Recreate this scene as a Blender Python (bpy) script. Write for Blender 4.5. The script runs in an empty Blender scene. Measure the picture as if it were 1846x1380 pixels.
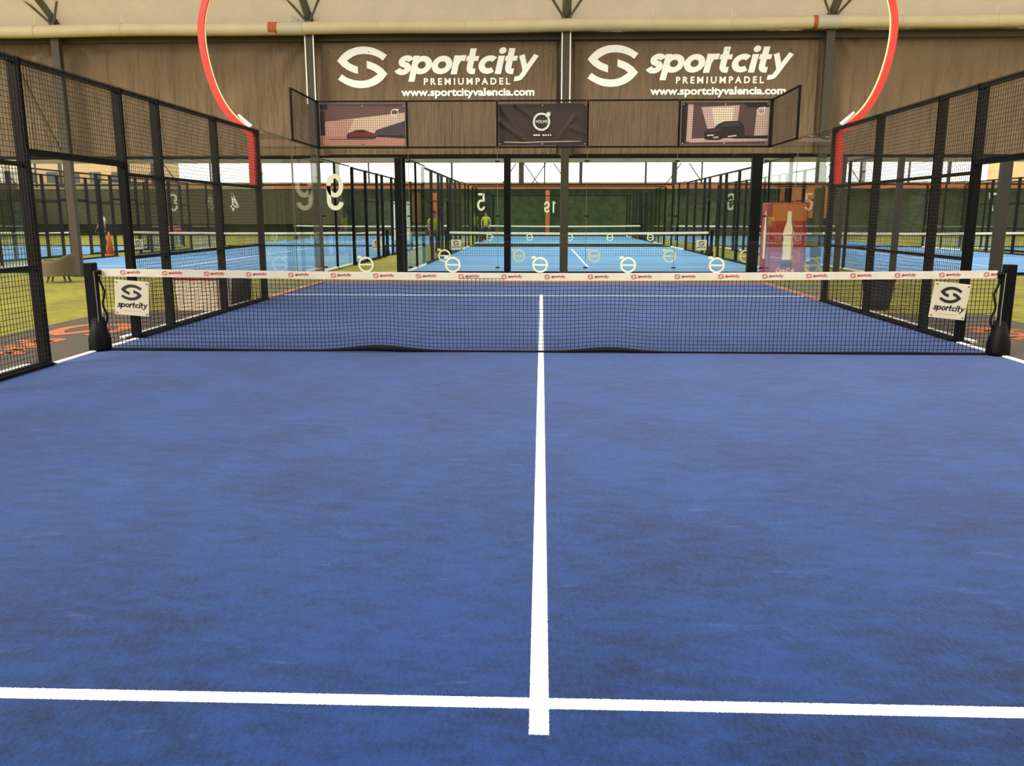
import bpy, bmesh, math, random
from mathutils import Vector, Matrix, noise
random.seed(4)
PI = math.pi
S = bpy.context.scene
COL = S.collection

# ------------------------------------------------------------------ camera
cd = bpy.data.cameras.new('camera')
cam = bpy.data.objects.new('camera', cd); COL.objects.link(cam)
cd.sensor_fit = 'HORIZONTAL'; cd.sensor_width = 36.0; cd.lens = 1520.4 / 1846 * 36
cd.clip_start = .05; cd.clip_end = 400
cam.location = (-.0023, -9.3656, 1.5036)
cam.rotation_euler = (PI/2 - .19535, 0, .0345)
S.camera = cam

# ------------------------------------------------------------------ sky and exposure
W = bpy.data.worlds.new('sky'); S.world = W; W.use_nodes = True
nt = W.node_tree; nt.nodes.clear()
wo = nt.nodes.new('ShaderNodeOutputWorld'); bg = nt.nodes.new('ShaderNodeBackground')
tc = nt.nodes.new('ShaderNodeTexCoord'); sp = nt.nodes.new('ShaderNodeSeparateXYZ')
cr = nt.nodes.new('ShaderNodeValToRGB')
nt.links.new(tc.outputs['Generated'], sp.inputs[0]); nt.links.new(sp.outputs['Z'], cr.inputs[0])
cr.color_ramp.elements[0].position = 0.0; cr.color_ramp.elements[0].color = (1.0, .965, .90, 1)
cr.color_ramp.elements[1].position = 1.0; cr.color_ramp.elements[1].color = (1.0, .955, .89, 1)
nt.links.new(cr.outputs[0], bg.inputs['Color']); bg.inputs['Strength'].default_value = 2.3
nt.links.new(bg.outputs[0], wo.inputs[0])
sl = bpy.data.lights.new('sun', 'SUN'); sl.energy = 3.4; sl.angle = math.radians(25); sl.color = (1, .93, .8)
so = bpy.data.objects.new('sun', sl); COL.objects.link(so)
so.rotation_euler = (math.radians(60), 0, math.radians(-50))
S.view_settings.view_transform = 'Standard'; S.view_settings.look = 'None'
S.view_settings.exposure = 0.0; S.view_settings.gamma = 1.0; S.view_settings.use_curve_mapping = False
try:
    S.cycles.transparent_max_bounces = 64; S.cycles.max_bounces = 8; S.cycles.diffuse_bounces = 4
    S.cycles.glossy_bounces = 4; S.cycles.transmission_bounces = 6
    S.cycles.caustics_reflective = False; S.cycles.caustics_refractive = False
except Exception: pass

# ------------------------------------------------------------------ materials
M = {}
def lin(c):
    return tuple(((v/255)/12.92 if v/255 <= .04045 else ((v/255+.055)/1.055)**2.4) for v in c) + (1,)
def mat(name, rgb, rough=.6, metal=0, spec=.5, noise_=0, nscale=20, bump=0, sheen=0, trans=0):
    m = bpy.data.materials.new(name); m.use_nodes = True; M[name] = m
    t = m.node_tree; b = t.nodes['Principled BSDF']
    c = lin(rgb)
    b.inputs['Base Color'].default_value = c; b.inputs['Roughness'].default_value = rough
    b.inputs['Metallic'].default_value = metal; b.inputs['Specular IOR Level'].default_value = spec
    if sheen:
        b.inputs['Sheen Weight'].default_value = sheen; b.inputs['Sheen Roughness'].default_value = .5
    if noise_ or bump:
        tcn = t.nodes.new('ShaderNodeTexCoord'); n = t.nodes.new('ShaderNodeTexNoise')
        n.inputs['Scale'].default_value = nscale; n.inputs['Detail'].default_value = 5
        t.links.new(tcn.outputs['Object'], n.inputs['Vector'])
        if noise_:
            r = t.nodes.new('ShaderNodeValToRGB')
            r.color_ramp.elements[0].position = .3; r.color_ramp.elements[1].position = .7
            r.color_ramp.elements[0].color = tuple(v*(1-noise_) for v in c[:3]) + (1,)
            r.color_ramp.elements[1].color = tuple(min(1, v*(1+noise_)) for v in c[:3]) + (1,)
            t.links.new(n.outputs['Fac'], r.inputs[0]); t.links.new(r.outputs[0], b.inputs['Base Color'])
        if bump:
            bp = t.nodes.new('ShaderNodeBump'); bp.inputs['Strength'].default_value = bump; bp.inputs['Distance'].default_value = .02
            t.links.new(n.outputs['Fac'], bp.inputs['Height']); t.links.new(bp.outputs[0], b.inputs['Normal'])
    if trans:
        o = t.nodes['Material Output']; tr = t.nodes.new('ShaderNodeBsdfTranslucent'); tr.inputs['Color'].default_value = c
        mx = t.nodes.new('ShaderNodeMixShader'); mx.inputs[0].default_value = trans
        t.links.new(b.outputs[0], mx.inputs[1]); t.links.new(tr.outputs[0], mx.inputs[2]); t.links.new(mx.outputs[0], o.inputs[0])
    return m
def glass_mat(name, tint, k=1.0, ior=1.5):
    m = bpy.data.materials.new(name); m.use_nodes = True; M[name] = m
    t = m.node_tree; t.nodes.clear()
    o = t.nodes.new('ShaderNodeOutputMaterial'); tr = t.nodes.new('ShaderNodeBsdfTransparent'); gl = t.nodes.new('ShaderNodeBsdfGlossy')
    fr = t.nodes.new('ShaderNodeFresnel'); fr.inputs[0].default_value = ior
    mu = t.nodes.new('ShaderNodeMath'); mu.operation = 'MULTIPLY'; mu.inputs[1].default_value = k
    mx = t.nodes.new('ShaderNodeMixShader'); tr.inputs[0].default_value = tint + (1,); gl.inputs['Roughness'].default_value = 0
    t.links.new(fr.outputs[0], mu.inputs[0]); t.links.new(mu.outputs[0], mx.inputs[0])
    t.links.new(tr.outputs[0], mx.inputs[1]); t.links.new(gl.outputs[0], mx.inputs[2]); t.links.new(mx.outputs[0], o.inputs[0])
mat('black_steel', (3, 3, 3), .55, 0, .15)
mat('wire', (44, 38, 28), .4, .3, .5)
mat('wire_light', (120, 108, 78), .35, .5, .6)
mat('brown_steel', (34, 31, 24), .5, 0, .4)
mat('column_steel', (64, 57, 43), .5, 0, .3)
mat('grey_steel', (110, 106, 90), .5, .1, .4)
mat('net_cord', (14, 14, 20), .8, 0, .2)
mat('black_cloth', (10, 10, 16), .8, 0, .2)
mat('white', (244, 242, 232), .6)
mat('cream', (238, 230, 200), .6, noise_=.05, nscale=3)
mat('tape', (205, 196, 178), .6, noise_=.06, nscale=6)
mat('red_ink', (170, 50, 44), .6)
mat('black_ink', (18, 18, 24), .6)
mat('board', (196, 186, 160), .5, noise_=.03, nscale=4)
mat('arch_red', (190, 44, 28), .4, 0, .5)
mat('arch_edge', (250, 225, 160), .5)
mat('orange', (176, 86, 40), .6)
mat('orange_paint', (168, 88, 44), .8, noise_=.15, nscale=30)
mat('duct', (205, 190, 152), .55, noise_=.06, nscale=2)
mat('duct_collar', (190, 186, 160), .5)
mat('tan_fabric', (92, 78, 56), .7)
mat('concrete', (66, 56, 40), .9, noise_=.2, nscale=40)
mat('hedge', (46, 54, 30), .9, noise_=.5, nscale=3, bump=1)
mat('fence_screen', (64, 58, 38), .9, noise_=.3, nscale=6)
mat('building', (170, 140, 95), .9, noise_=.1, nscale=.5)
mat('dark_glass', (60, 60, 55), .2)
mat('fascia', (96, 88, 66), .8, noise_=.1, nscale=1)
mat('kerb_pink', (170, 110, 92), .8)
mat('banner_dark', (50, 31, 20), .5, noise_=.15, nscale=5)
mat('banner_back', (40, 32, 26), .8)
mat('p_mauve', (104, 72, 70), .6); mat('p_pink', (205, 150, 130), .6); mat('p_cream', (216, 186, 156), .6)
mat('p_violet', (74, 54, 64), .6); mat('p_road', (196, 132, 112), .6); mat('p_red', (120, 22, 20), .5)
mat('p_dark', (26, 14, 12), .6); mat('p_rose', (206, 172, 158), .6); mat('p_brown', (90, 62, 58), .6); mat('p_grey', (60, 54, 50), .5)
mat('p_glow', (235, 215, 185), .6)
mat('machine_red', (160, 40, 36), .4); mat('machine_orange', (190, 104, 40), .4); mat('machine_pink', (168, 74, 104), .4)
mat('machine_blue', (60, 80, 104), .4); mat('bottle', (250, 232, 190), .5)
mat('wicker', (92, 80, 56), .8, noise_=.25, nscale=60, bump=.5)
mat('white_plastic', (225, 205, 175), .6); mat('red_plastic', (165, 38, 34), .5)
mat('black_plastic', (22, 20, 18), .6, noise_=.4, nscale=30)
mat('skin', (150, 108, 82), .6); mat('hair', (40, 28, 20), .7); mat('hiviz', (150, 160, 40), .7); mat('trousers', (36, 36, 40), .8)
mat('white_cloth', (180, 175, 160), .8); mat('cone', (200, 84, 30), .6)
mat('sticker', (225, 220, 180), .5); mat('number', (215, 212, 180), .5)
mat('door_white', (215, 218, 208), .6); mat('blue_plastic', (110, 160, 205), .5)
mat('lounge_red', (170, 46, 34), .6)
mat('plant', (84, 96, 40), .8, noise_=.4, nscale=20)
glass_mat('glass', (.965, .985, .965), .42)
glass_mat('glass_far', (.96, .985, .96), .3)

# curtain fabric: dusty brown-grey tarpaulin
def fabric(name, rgb, tr, bumpy=.8):
    m = mat(name, rgb, .75, 0, .3, trans=tr)
    t = m.node_tree; b = t.nodes['Principled BSDF']; c = lin(rgb)
    tcn = t.nodes.new('ShaderNodeTexCoord'); mp = t.nodes.new('ShaderNodeMapping'); mp.inputs['Scale'].default_value = (1.6, 1, .5)
    n = t.nodes.new('ShaderNodeTexNoise'); n.inputs['Scale'].default_value = 1.2; n.inputs['Detail'].default_value = 6
    t.links.new(tcn.outputs['Object'], mp.inputs[0]); t.links.new(mp.outputs[0], n.inputs['Vector'])
    r = t.nodes.new('ShaderNodeValToRGB'); r.color_ramp.elements[0].position = .3; r.color_ramp.elements[1].position = .7
    r.color_ramp.elements[0].color = tuple(v*.84 for v in c[:3]) + (1,); r.color_ramp.elements[1].color = tuple(v*1.14 for v in c[:3]) + (1,)
    t.links.new(n.outputs['Fac'], r.inputs[0]); t.links.new(r.outputs[0], b.inputs['Base Color'])
    mp2 = t.nodes.new('ShaderNodeMapping'); mp2.inputs['Scale'].default_value = (7, 7, 1.2)
    n2 = t.nodes.new('ShaderNodeTexNoise'); n2.inputs['Scale'].default_value = 1; n2.inputs['Detail'].default_value = 3
    t.links.new(tcn.outputs['Object'], mp2.inputs[0]); t.links.new(mp2.outputs[0], n2.inputs['Vector'])
    bp = t.nodes.new('ShaderNodeBump'); bp.inputs['Strength'].default_value = bumpy; bp.inputs['Distance'].default_value = .12
    t.links.new(n2.outputs['Fac'], bp.inputs['Height']); t.links.new(bp.outputs[0], b.inputs['Normal'])
fabric('curtain', (112, 93, 69), .03)
fabric('membrane', (192, 177, 152), .35, .25)

# turf
def turf(name, rgb, rgb2, lines, sheen=.5, dust=.5):
    m = bpy.data.materials.new(name); m.use_nodes = True; M[name] = m
    t = m.node_tree; b = t.nodes['Principled BSDF']; N = t.nodes.new; L = t.links.new
    tcn = N('ShaderNodeTexCoord'); co = tcn.outputs['Object']
    def nz(scale, detail=4, rough=.6, mapping=None):
        n = N('ShaderNodeTexNoise'); n.inputs['Scale'].default_value = scale; n.inputs['Detail'].default_value = detail; n.inputs['Roughness'].default_value = rough
        if mapping:
            mp = N('ShaderNodeMapping'); mp.inputs['Scale'].default_value = mapping[0]; mp.inputs['Rotation'].default_value = mapping[1]
            L(co, mp.inputs[0]); L(mp.outputs[0], n.inputs['Vector'])
        else: L(co, n.inputs['Vector'])
        return n.outputs['Fac']
    def math_(op, a, c=None, clamp=False):
        n = N('ShaderNodeMath'); n.operation = op; n.use_clamp = clamp
        for i, v in enumerate((a, c)):
            if v is None: continue
            if isinstance(v, (int, float)): n.inputs[i].default_value = v
            else: L(v, n.inputs[i])
        return n.outputs[0]
    def mixc(f, a, c):
        n = N('ShaderNodeMix'); n.data_type = 'RGBA'
        if isinstance(f, (int, float)): n.inputs[0].default_value = f
        else: L(f, n.inputs[0])
        for i, v in ((6, a), (7, c)):
            if isinstance(v, tuple): n.inputs[i].default_value = v
            else: L(v, n.inputs[i])
        return n.outputs[2]
    big = nz(.9, 6, .62); mid = nz(5, 6, .7, ((1, 2.2, 1), (0, 0, .5))); fine = nz(150, 3, .8); fib = nz(60, 4, .8, ((1, .35, 1), (0, 0, .6)))
    f = math_('ADD', math_('MULTIPLY', big, .55), math_('MULTIPLY', mid, .62))
    f = math_('ADD', f, math_('MULTIPLY', math_('ADD', fine, fib), .55))
    f = math_('MULTIPLY', math_('SUBTRACT', f, .95), 3.4, True)
    c = mixc(f, lin(rgb), lin(rgb2))
    sc = nz(2.2, 8, .75, ((1.0, 3.2, 1), (0, 0, .25)))
    sm = math_('MULTIPLY', math_('MULTIPLY', math_('SUBTRACT', sc, .60), 5, True), dust)
    c = mixc(sm, c, lin((84, 100, 156)))
    sep = N('ShaderNodeSeparateXYZ'); L(co, sep.inputs[0])
    jit = math_('MULTIPLY', math_('SUBTRACT', nz(130, 2, .5), .5), .010)
    X = math_('ADD', sep.outputs[0], jit); Y = math_('ADD', sep.outputs[1], jit)
    acc = None
    for (x0, x1, y0, y1) in lines:
        def box(v, a, e):
            return math_('MULTIPLY', math_('GREATER_THAN', v, a), math_('LESS_THAN', v, e))
        q = math_('MULTIPLY', box(X, x0, x1), box(Y, y0, y1))
        acc = q if acc is None else math_('MAXIMUM', acc, q)
    if acc is not None:
        wc = mixc(math_('MULTIPLY', math_('SUBTRACT', nz(3), .5), 3, True), lin((255, 253, 240)), lin((250, 244, 205)))
        c = mixc(acc, c, wc)
    L(c, b.inputs['Base Color']); b.inputs['Roughness'].default_value = .9; b.inputs['Specular IOR Level'].default_value = .15
    b.inputs['Sheen Weight'].default_value = sheen; b.inputs['Sheen Roughness'].default_value = .45; b.inputs['Sheen Tint'].default_value = (.45, .56, 1, 1)
    bp = N('ShaderNodeBump'); bp.inputs['Strength'].default_value = .35; bp.inputs['Distance'].default_value = .006
    L(math_('ADD', fine, fib), bp.inputs['Height']); L(bp.outputs[0], b.inputs['Normal'])
    return m
LN = [(-.03, .03, -7.12, 7.12), (-6, 6, -6.985, -6.925), (-6, 6, 6.925, 6.985)]
turf('turf_blue', (3, 19, 46), (18, 51, 104), LN, .30, .7)
LB = [(-.03, .03, -7.12, 7.12), (-6, 6, -6.985, -6.925), (-6, 6, 6.925, 6.985)]
turf('turf_light', (62, 112, 158), (88, 140, 180), LB, .3, .5)
turf('grass', (84, 82, 12), (142, 134, 28), [], .05, 0)

# ------------------------------------------------------------------ mesh helpers
class MB:
    def __init__(s): s.v = []; s.f = []; s.m = []; s.mats = []
    def mi(s, m):
        if m not in s.mats: s.mats.append(m)
        return s.mats.index(m)
    def box(s, x0, y0, z0, x1, y1, z1, m=None):
        b = len(s.v); k = s.mi(m)
        s.v += [(x, y, z) for z in (z0, z1) for y in (y0, y1) for x in (x0, x1)]
        for q in ((0, 2, 3, 1), (4, 5, 7, 6), (0, 1, 5, 4), (2, 6, 7, 3), (0, 4, 6, 2), (1, 3, 7, 5)):
            s.f.append([b+i for i in q]); s.m.append(k)
        return s
    def poly(s, pts, m=None):
        b = len(s.v); s.v += [tuple(p) for p in pts]; s.f.append(list(range(b, b+len(pts)))); s.m.append(s.mi(m)); return s
    def tube(s, pts, r, n=8, m=None, caps=True, up=None, flat=1.0):
        """sweep along pts; r float or list; flat squeezes the second axis"""
        pts = [Vector(p) for p in pts]; b = len(s.v); k = s.mi(m)
        rs = r if isinstance(r, (list, tuple)) else [r]*len(pts)
        prev = None
        for i, p in enumerate(pts):
            d = (pts[min(i+1, len(pts)-1)] - pts[max(i-1, 0)]).normalized()
            u = Vector(up) if up else (prev if prev else (Vector((0, 0, 1)) if abs(d.z) < .9 else Vector((1, 0, 0))))
            a = (u - d*u.dot(d)).normalized(); c = d.cross(a); prev = a
            for j in range(n):
                t = 2*PI*(j+.5)/n
                s.v.append(tuple(p + (a*math.cos(t) + c*math.sin(t)*flat)*rs[i]))
        for i in range(len(pts)-1):
            for j in range(n):
                s.f.append([b+i*n+j, b+i*n+(j+1) % n, b+(i+1)*n+(j+1) % n, b+(i+1)*n+j]); s.m.append(k)
        if caps:
            s.f.append([b+j for j in range(n)][::-1]); s.m.append(k)
            e = b+(len(pts)-1)*n; s.f.append([e+j for j in range(n)]); s.m.append(k)
        return s
    def lathe(s, prof, n=20, m=None, c=(0, 0)):
        b = len(s.v); k = s.mi(m)
        for r, z in prof:
            for j in range(n):
                t = 2*PI*j/n; s.v.append((c[0]+r*math.cos(t), c[1]+r*math.sin(t), z))
        for i in range(len(prof)-1):
            for j in range(n):
                s.f.append([b+i*n+j, b+i*n+(j+1) % n, b+(i+1)*n+(j+1) % n, b+(i+1)*n+j]); s.m.append(k)
        s.f.append([b+j for j in range(n)][::-1]); s.m.append(k)
        e = b+(len(prof)-1)*n; s.f.append([e+j for j in range(n)]); s.m.append(k)
        return s
    def add(s, other, mtx):
        b = len(s.v); s.v += [tuple(mtx @ Vector(v)) for v in other.v]
        for f, k in zip(other.f, other.m): s.f.append([b+i for i in f]); s.m.append(s.mi(other.mats[k]))
        return s
    def mesh(s, name):
        me = bpy.data.meshes.new(name); me.from_pydata(s.v, [], s.f)
        for m in s.mats: me.materials.append(M[m] if m else None)
        me.polygons.foreach_set('material_index', s.m); me.update()
        return me
    def build(s, name, parent=None, smooth=False, bevel=0, loc=None, label=None):
        me = s.mesh(name); o = bpy.data.objects.new(name, me); COL.objects.link(o)
        if smooth:
            me.polygons.foreach_set('use_smooth', [True]*len(me.polygons))
        if bevel:
            bv = o.modifiers.new('bevel', 'BEVEL'); bv.width = bevel; bv.segments = 2; bv.limit_method = 'ANGLE'
        if parent: o.parent = parent
        if loc: o.location = loc
        if label: o['label'] = label
        return o
def tag(o, label=None, cat=None, group=None, kind=None):
    if label: o['label'] = label
    if cat: o['category'] = cat
    if group: o['group'] = group
    if kind: o['kind'] = kind
    return o
def thing(name, label, cat, loc=(0, 0, 0), rz=0, group=None):
    o = bpy.data.objects.new(name, None); COL.objects.link(o); o.empty_display_size = .2
    o.location = loc; o.rotation_euler = (0, 0, rz)
    return tag(o, label, cat, group)
def copy_tree(o, parent=None):
    c = o.copy(); COL.objects.link(c); c.parent = parent
    for ch in list(o.children): copy_tree(ch, c)
    return c
def struct(mb, name, smooth=False):
    return tag(mb.build(name, smooth=smooth), kind='structure')

# ------------------------------------------------------------------ lettering
def catmull(P, n=8):
    if len(P) < 3: return P
    out = []
    Q = [P[0]] + list(P) + [P[-1]]
    for i in range(1, len(Q)-2):
        p0, p1, p2, p3 = [Vector(q) for q in Q[i-1:i+3]]
        for k in range(n):
            t = k/n
            out.append(.5*((2*p1) + (p2-p0)*t + (2*p0-5*p1+4*p2-p3)*t*t + (3*p1-p0-3*p2+p3)*t**3))
    out.append(Vector(Q[-2])); return out
def arc(cx, cy, r, a0, a1, n=22, ry=None):
    return [Vector((cx+r*math.cos(math.radians(a0+(a1-a0)*i/n)), cy+(ry or r)*math.sin(math.radians(a0+(a1-a0)*i/n)))) for i in range(n+1)]
def ribbon(mb, P, w, m, T):
    P = [Vector(p[:2]) for p in P]; L = []; R = []
    closed = (P[0]-P[-1]).length < 1e-4
    for i, p in enumerate(P):
        if closed and i in (0, len(P)-1): d = (P[1]-P[-2])
        else: d = P[min(i+1, len(P)-1)] - P[max(i-1, 0)]
        d = d.normalized(); nrm = Vector((-d.y, d.x))
        L.append(p+nrm*w/2); R.append(p-nrm*w/2)
    for i in range(len(P)-1):
        mb.poly([T(*R[i]), T(*R[i+1]), T(*L[i+1]), T(*L[i])], m)
SW = .30
LET = {
 's': (.66, [catmull([(.60, .74), (.50, .85), (.32, .87), (.17, .76), (.20, .60), (.34, .52), (.48, .44), (.52, .30), (.42, .16), (.24, .13), (.10, .19), (.02, .28)], 4)]),
 'p': (.98, [[(.16, 1.0), (.16, .5), (.16, -.38)], arc(.50, .5, .34, 0, 360, 28)]),
 'o': (.98, [arc(.49, .5, .34, 0, 360, 28)]),
 'r': (.60, [[(.16, 1.0), (.16, .5), (.16, 0)], catmull([(.18, .55), (.24, .76), (.38, .85), (.58, .85)], 5)]),
 't': (.66, [catmull([(.26, 1.36), (.26, .9), (.26, .5), (.28, .28), (.38, .16), (.56, .15)], 5), [(.02, .83), (.30, .83), (.60, .83)]]),
 'c': (.84, [arc(.49, .5, .34, 48, 312, 24)]),
 'i': (.34, [[(.17, .97), (.17, .5), (.17, 0)]]),
 'y': (.92, [[(.12, 1.0), (.28, .62), (.46, .16)], [(.82, 1.0), (.56, .42), (.36, -.06), (.28, -.2), (.14, -.25), (.0, -.25)]]),
}
def word(mb, text, T, m, slant=.20, gap=.0, w=SW):
    """stroke lettering; T maps (x,y) to a 3D point; x-height is 1"""
    x = 0
    for ch in text:
        adv, strokes = LET[ch]
        def TT(a, b, x=x): return T(x+a+slant*b, b)
        for st in strokes:
            ribbon(mb, st, w*(.86 if (ch == 'y' or (ch == 't' and len(st) == 3)) else 1), m, TT)
        if ch == 'i': 
            cx, cy = .17, 1.24
            mb.poly([TT(cx+.175*math.cos(2*PI*k/20), cy+.175*math.sin(2*PI*k/20)) for k in range(20)], m)
        x += adv+gap
    return x
def wlen(text, gap=0): return sum(LET[c][0]+gap for c in text)
EU = [(310, 315), (350, 265), (400, 215), (460, 175), (520, 148), (600, 126), (700, 118), (790, 127), (870, 150), (950, 188), (1030, 238)]
EI = [(970, 312), (900, 264), (800, 230), (700, 220), (620, 226), (545, 252), (450, 312)]
EL = [(500, 352), (552, 376), (605, 395)]
EO = [(605, 495), (540, 476), (460, 443), (380, 390)]
def emblem(mb, T, m, thick=1.0):
    """T maps unit coords: x in 0..1 (width), y in 0..0.79"""
    def n(p): return ((p[0]-310)/720, (692-p[1])/720)
    for sgn in (0, 1):
        def q(p): 
            if sgn: p = (1340-p[0], 810-p[1])
            return T(*n(p))
        up = EU; inn = EI[::-1]
        # strip top arc
        def strip(a, b, k=16):
            def samp(P, t):
                L = [0]
                for i in range(1, len(P)): L.append(L[-1]+math.dist(P[i], P[i-1]))
                d = t*L[-1]
                for i in range(1, len(P)):
                    if L[i] >= d-1e-9:
                        u = (d-L[i-1])/max(1e-9, L[i]-L[i-1]); return (P[i-1][0]+(P[i][0]-P[i-1][0])*u, P[i-1][1]+(P[i][1]-P[i-1][1])*u)
                return P[-1]
            for i in range(k):
                a0, a1, b0, b1 = samp(a, i/k), samp(a, (i+1)/k), samp(b, i/k), samp(b, (i+1)/k)
                mb.poly([q(a0), q(b0), q(b1), q(a1)], m)
        strip(up, inn)
        strip([(450, 312)]+EL, [(310, 315)]+EO[::-1])
def text_mesh(mb, body, T, m, size=1, bold=0, shear=0, spacing=1.0, align='LEFT', width=None):
    cu = bpy.data.curves.new('t', 'FONT'); cu.body = body; cu.size = size; cu.offset = bold; cu.shear = shear
    cu.space_character = spacing; cu.align_x = align; cu.resolution_u = 3
    o = bpy.data.objects.new('t', cu); COL.objects.link(o)
    dg = bpy.context.evaluated_depsgraph_get(); me = o.evaluated_get(dg).to_mesh()
    vs = [v.co.copy() for v in me.vertices]; fs = [list(p.vertices) for p in me.polygons]
    o.evaluated_get(dg).to_mesh_clear(); bpy.data.objects.remove(o); bpy.data.curves.remove(cu)
    k = 1; x0 = min(v.x for v in vs) if vs else 0; x1 = max(v.x for v in vs) if vs else 1
    if width: k = width/(x1-x0)
    b = len(mb.v); mi = mb.mi(m)
    mb.v += [tuple(T((v.x-(x0 if width else 0))*k, v.y)) for v in vs]
    for f in fs: mb.f.append([b+i for i in f]); mb.m.append(mi)
DIG = {
 '9': [arc(.5, 1.32, .34, 0, 360, 30, .50), [(.84, 1.32), (.84, .9), (.84, .55)] + arc(.5, .52, .34, 0, -170, 18, .38)],
 '6': [arc(.5, .68, .34, 0, 360, 30, .50), [(.16, .68), (.16, 1.1), (.16, 1.45)] + arc(.5, 1.48, .34, 180, 10, 18, .38)],
 '5': [[(.84, 1.88), (.5, 1.88), (.22, 1.88)], [(.22, 1.98), (.20, 1.5), (.18, 1.05)], arc(.48, .66, .36, 125, -160, 24, .52)],
 '7': [[(.05, 1.87), (.5, 1.87), (.95, 1.87)], [(.82, 1.9), (.58, 1.0), (.36, 0)]],
 '4': [[(.68, 0), (.68, 1), (.68, 2)], [(.70, 1.95), (.38, 1.2), (.08, .52)], [(.0, .5), (.5, .5), (.98, .5)]],
 '3': [arc(.42, 1.47, .38, 150, -80, 24, .40), arc(.42, .57, .40, 80, -150, 24, .45)],
 '1': [[(.5, 0), (.5, 1), (.5, 2)], [(.5, 1.85), (.3, 1.72), (.15, 1.66)]],
}
def number(mb, text, x, y, z, h, m, mirror=True, w=.24):
    k = h/2
    for i, ch in enumerate(text):
        T = lambda a, b, i=i: (x + (-1 if mirror else 1)*(a+i*1.15)*k, y, z+b*k)
        for st in DIG[ch]: ribbon(mb, st, w, m, T)
def plane_T(x, y, z, s=1, sz=None, mirror=False):
    """facing -y (towards the camera) in the xz plane"""
    sz = sz or s
    return lambda a, b: (x + (-a if mirror else a)*s, y, z + b*sz)

# ------------------------------------------------------------------ ground
def ground(name, mat_, x0, x1, y0, y1, z, loc=(0, 0, 0), sub=1):
    mb = MB(); mb.box(x0, y0, z-.02, x1, y1, z, mat_)
    o = struct(mb, name); o.location = loc; return o
ground('floor', 'turf_blue', -5.02, 5.02, -10.6, 10.02, 0)
g = ground('floor', 'grass', -60, 60, -22, 62, -.03)
for sx in (-1, 1):
    a, b = sorted((sx*5.02, sx*(6.95)))
    ground('floor', 'concrete', a, b, -12, 4.1, -.008)
CB = [(-11.0, 23.4), (1.4, 23.4), (13.7, 23.4), (-23.2, 23.4), (25.6, 23.4)]
for cx, cy in CB + [(-11.0, 46), (1.4, 46), (13.7, 46)]:
    mb = MB().box(-5, -10, -.02, 5, 10, .0, 'turf_light'); o = struct(mb, 'floor'); o.location = (cx, cy, 0)
# kerbs along the court
for sx in (-1, 1):
    mb = MB().box(min(sx*5.02, sx*5.08), -1, -.01, max(sx*5.02, sx*5.08), 1.0, .012, 'white')
    mb.box(min(sx*5.23, sx*5.31), -10, -.01, max(sx*5.23, sx*5.31), -1, .014, 'white'); mb.box(min(sx*5.23, sx*5.31), 1, -.01, max(sx*5.23, sx*5.31), 6, .014, 'white')
    struct(mb, 'trim_1' if sx < 0 else 'trim_2')
    mb = MB().box(min(sx*5.02, sx*5.10), 6.0, -.01, max(sx*5.02, sx*5.10), 10.1, .03, 'kerb_pink'); struct(mb, 'trim_3' if sx < 0 else 'trim_4')
struct(MB().box(-5.02, 10.02, -.01, 5.02, 10.1, .03, 'kerb_pink'), 'trim_5')

# painted emblem and word on the dark side strips
def painted(name, label, T):
    mb = MB(); emblem(mb, lambda a, b: T(a*1.25, b*1.25 - .05), 'orange_paint')
    word(mb, 'sportcity', lambda a, b: T(1.45+a*.33, .22+b*.42), 'orange_paint')
    return tag(mb.build(name), label, 'painted logo')
painted('ground_logo', 'orange emblem and word painted on the dark strip left of the net', lambda a, b: (-6.55+b, 2.45-a, -.004))
painted('ground_logo', 'orange emblem and word painted on the dark strip right of the net', lambda a, b: (6.55-b, -1.2+a, -.004))

# ------------------------------------------------------------------ fences and glass
def wires_x(mb, x, y0, y1, z0, z1, p, r, m):
    """grid in plane x=const"""
    n = round((y1-y0)/p)
    for i in range(n+1):
        y = y0+(y1-y0)*i/n; mb.box(x-r, y-r, z0, x+r, y+r, z1, m)
    n = round((z1-z0)/p)
    for i in range(n+1):
        z = z0+(z1-z0)*i/n; mb.box(x-r-.002, y0, z-r, x+r-.002, y1, z+r, m)
def wires_y(mb, y, x0, x1, z0, z1, p, r, m):
    n = round((x1-x0)/p)
    for i in range(n+1):
        x = x0+(x1-x0)*i/n; mb.box(x-r, y-r, z0, x+r, y+r, z1, m)
    n = round((z1-z0)/p)
    for i in range(n+1):
        z = z0+(z1-z0)*i/n; mb.box(x0, y-r-.002, z-r, x1, y+r-.002, z+r, m)

def side_fence(sx, x, c, label, ys, door=None, group=None, p=.05, r=.0022, H=3.0, wall=.0):
    """fence along y at local x; sx = outward direction; door=(a,b) opening under a lintel"""
    t = thing('mesh_side_fence', label, 'fence', (x, c, 0), group=group)
    ww = .05
    for y in ys:
        bm_ = MB().box(min(sx*.02, sx*.11), y-.045, 0 if not wall else -.02, max(sx*.02, sx*.11), y+.045, H, 'black_steel')
        bm_.box(min(sx*-.0, sx*.16), y-.09, -.01, max(sx*-.0, sx*.16), y+.09, .012, 'black_steel')
        bm_.build('post', t)
    for a, b in zip(ys[:-1], ys[1:]):
        isdoor = door and abs(a-door[0]) < .01
        X0, X1 = sorted((sx*.015, sx*.07))
        rails = [(H-.03, .05), (2.0, .04), (1.0, .04), (.03, .05)] if not isdoor else [(H-.03, .05), (2.12, .07)]
        for z, h in rails:
            MB().box(X0, a+.045, z-h/2, X1, b-.045, z+h/2, 'black_steel').build('rail', t)
        if not isdoor: MB().box(-.025, a, 0, .025, b, .035, 'black_steel').build('base_strip', t)
        mb = MB(); wires_x(mb, 0, a, b, 2.15 if isdoor else .04, H, p, r, 'wire'); mb.build('mesh_panel', t)
    return t
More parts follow.
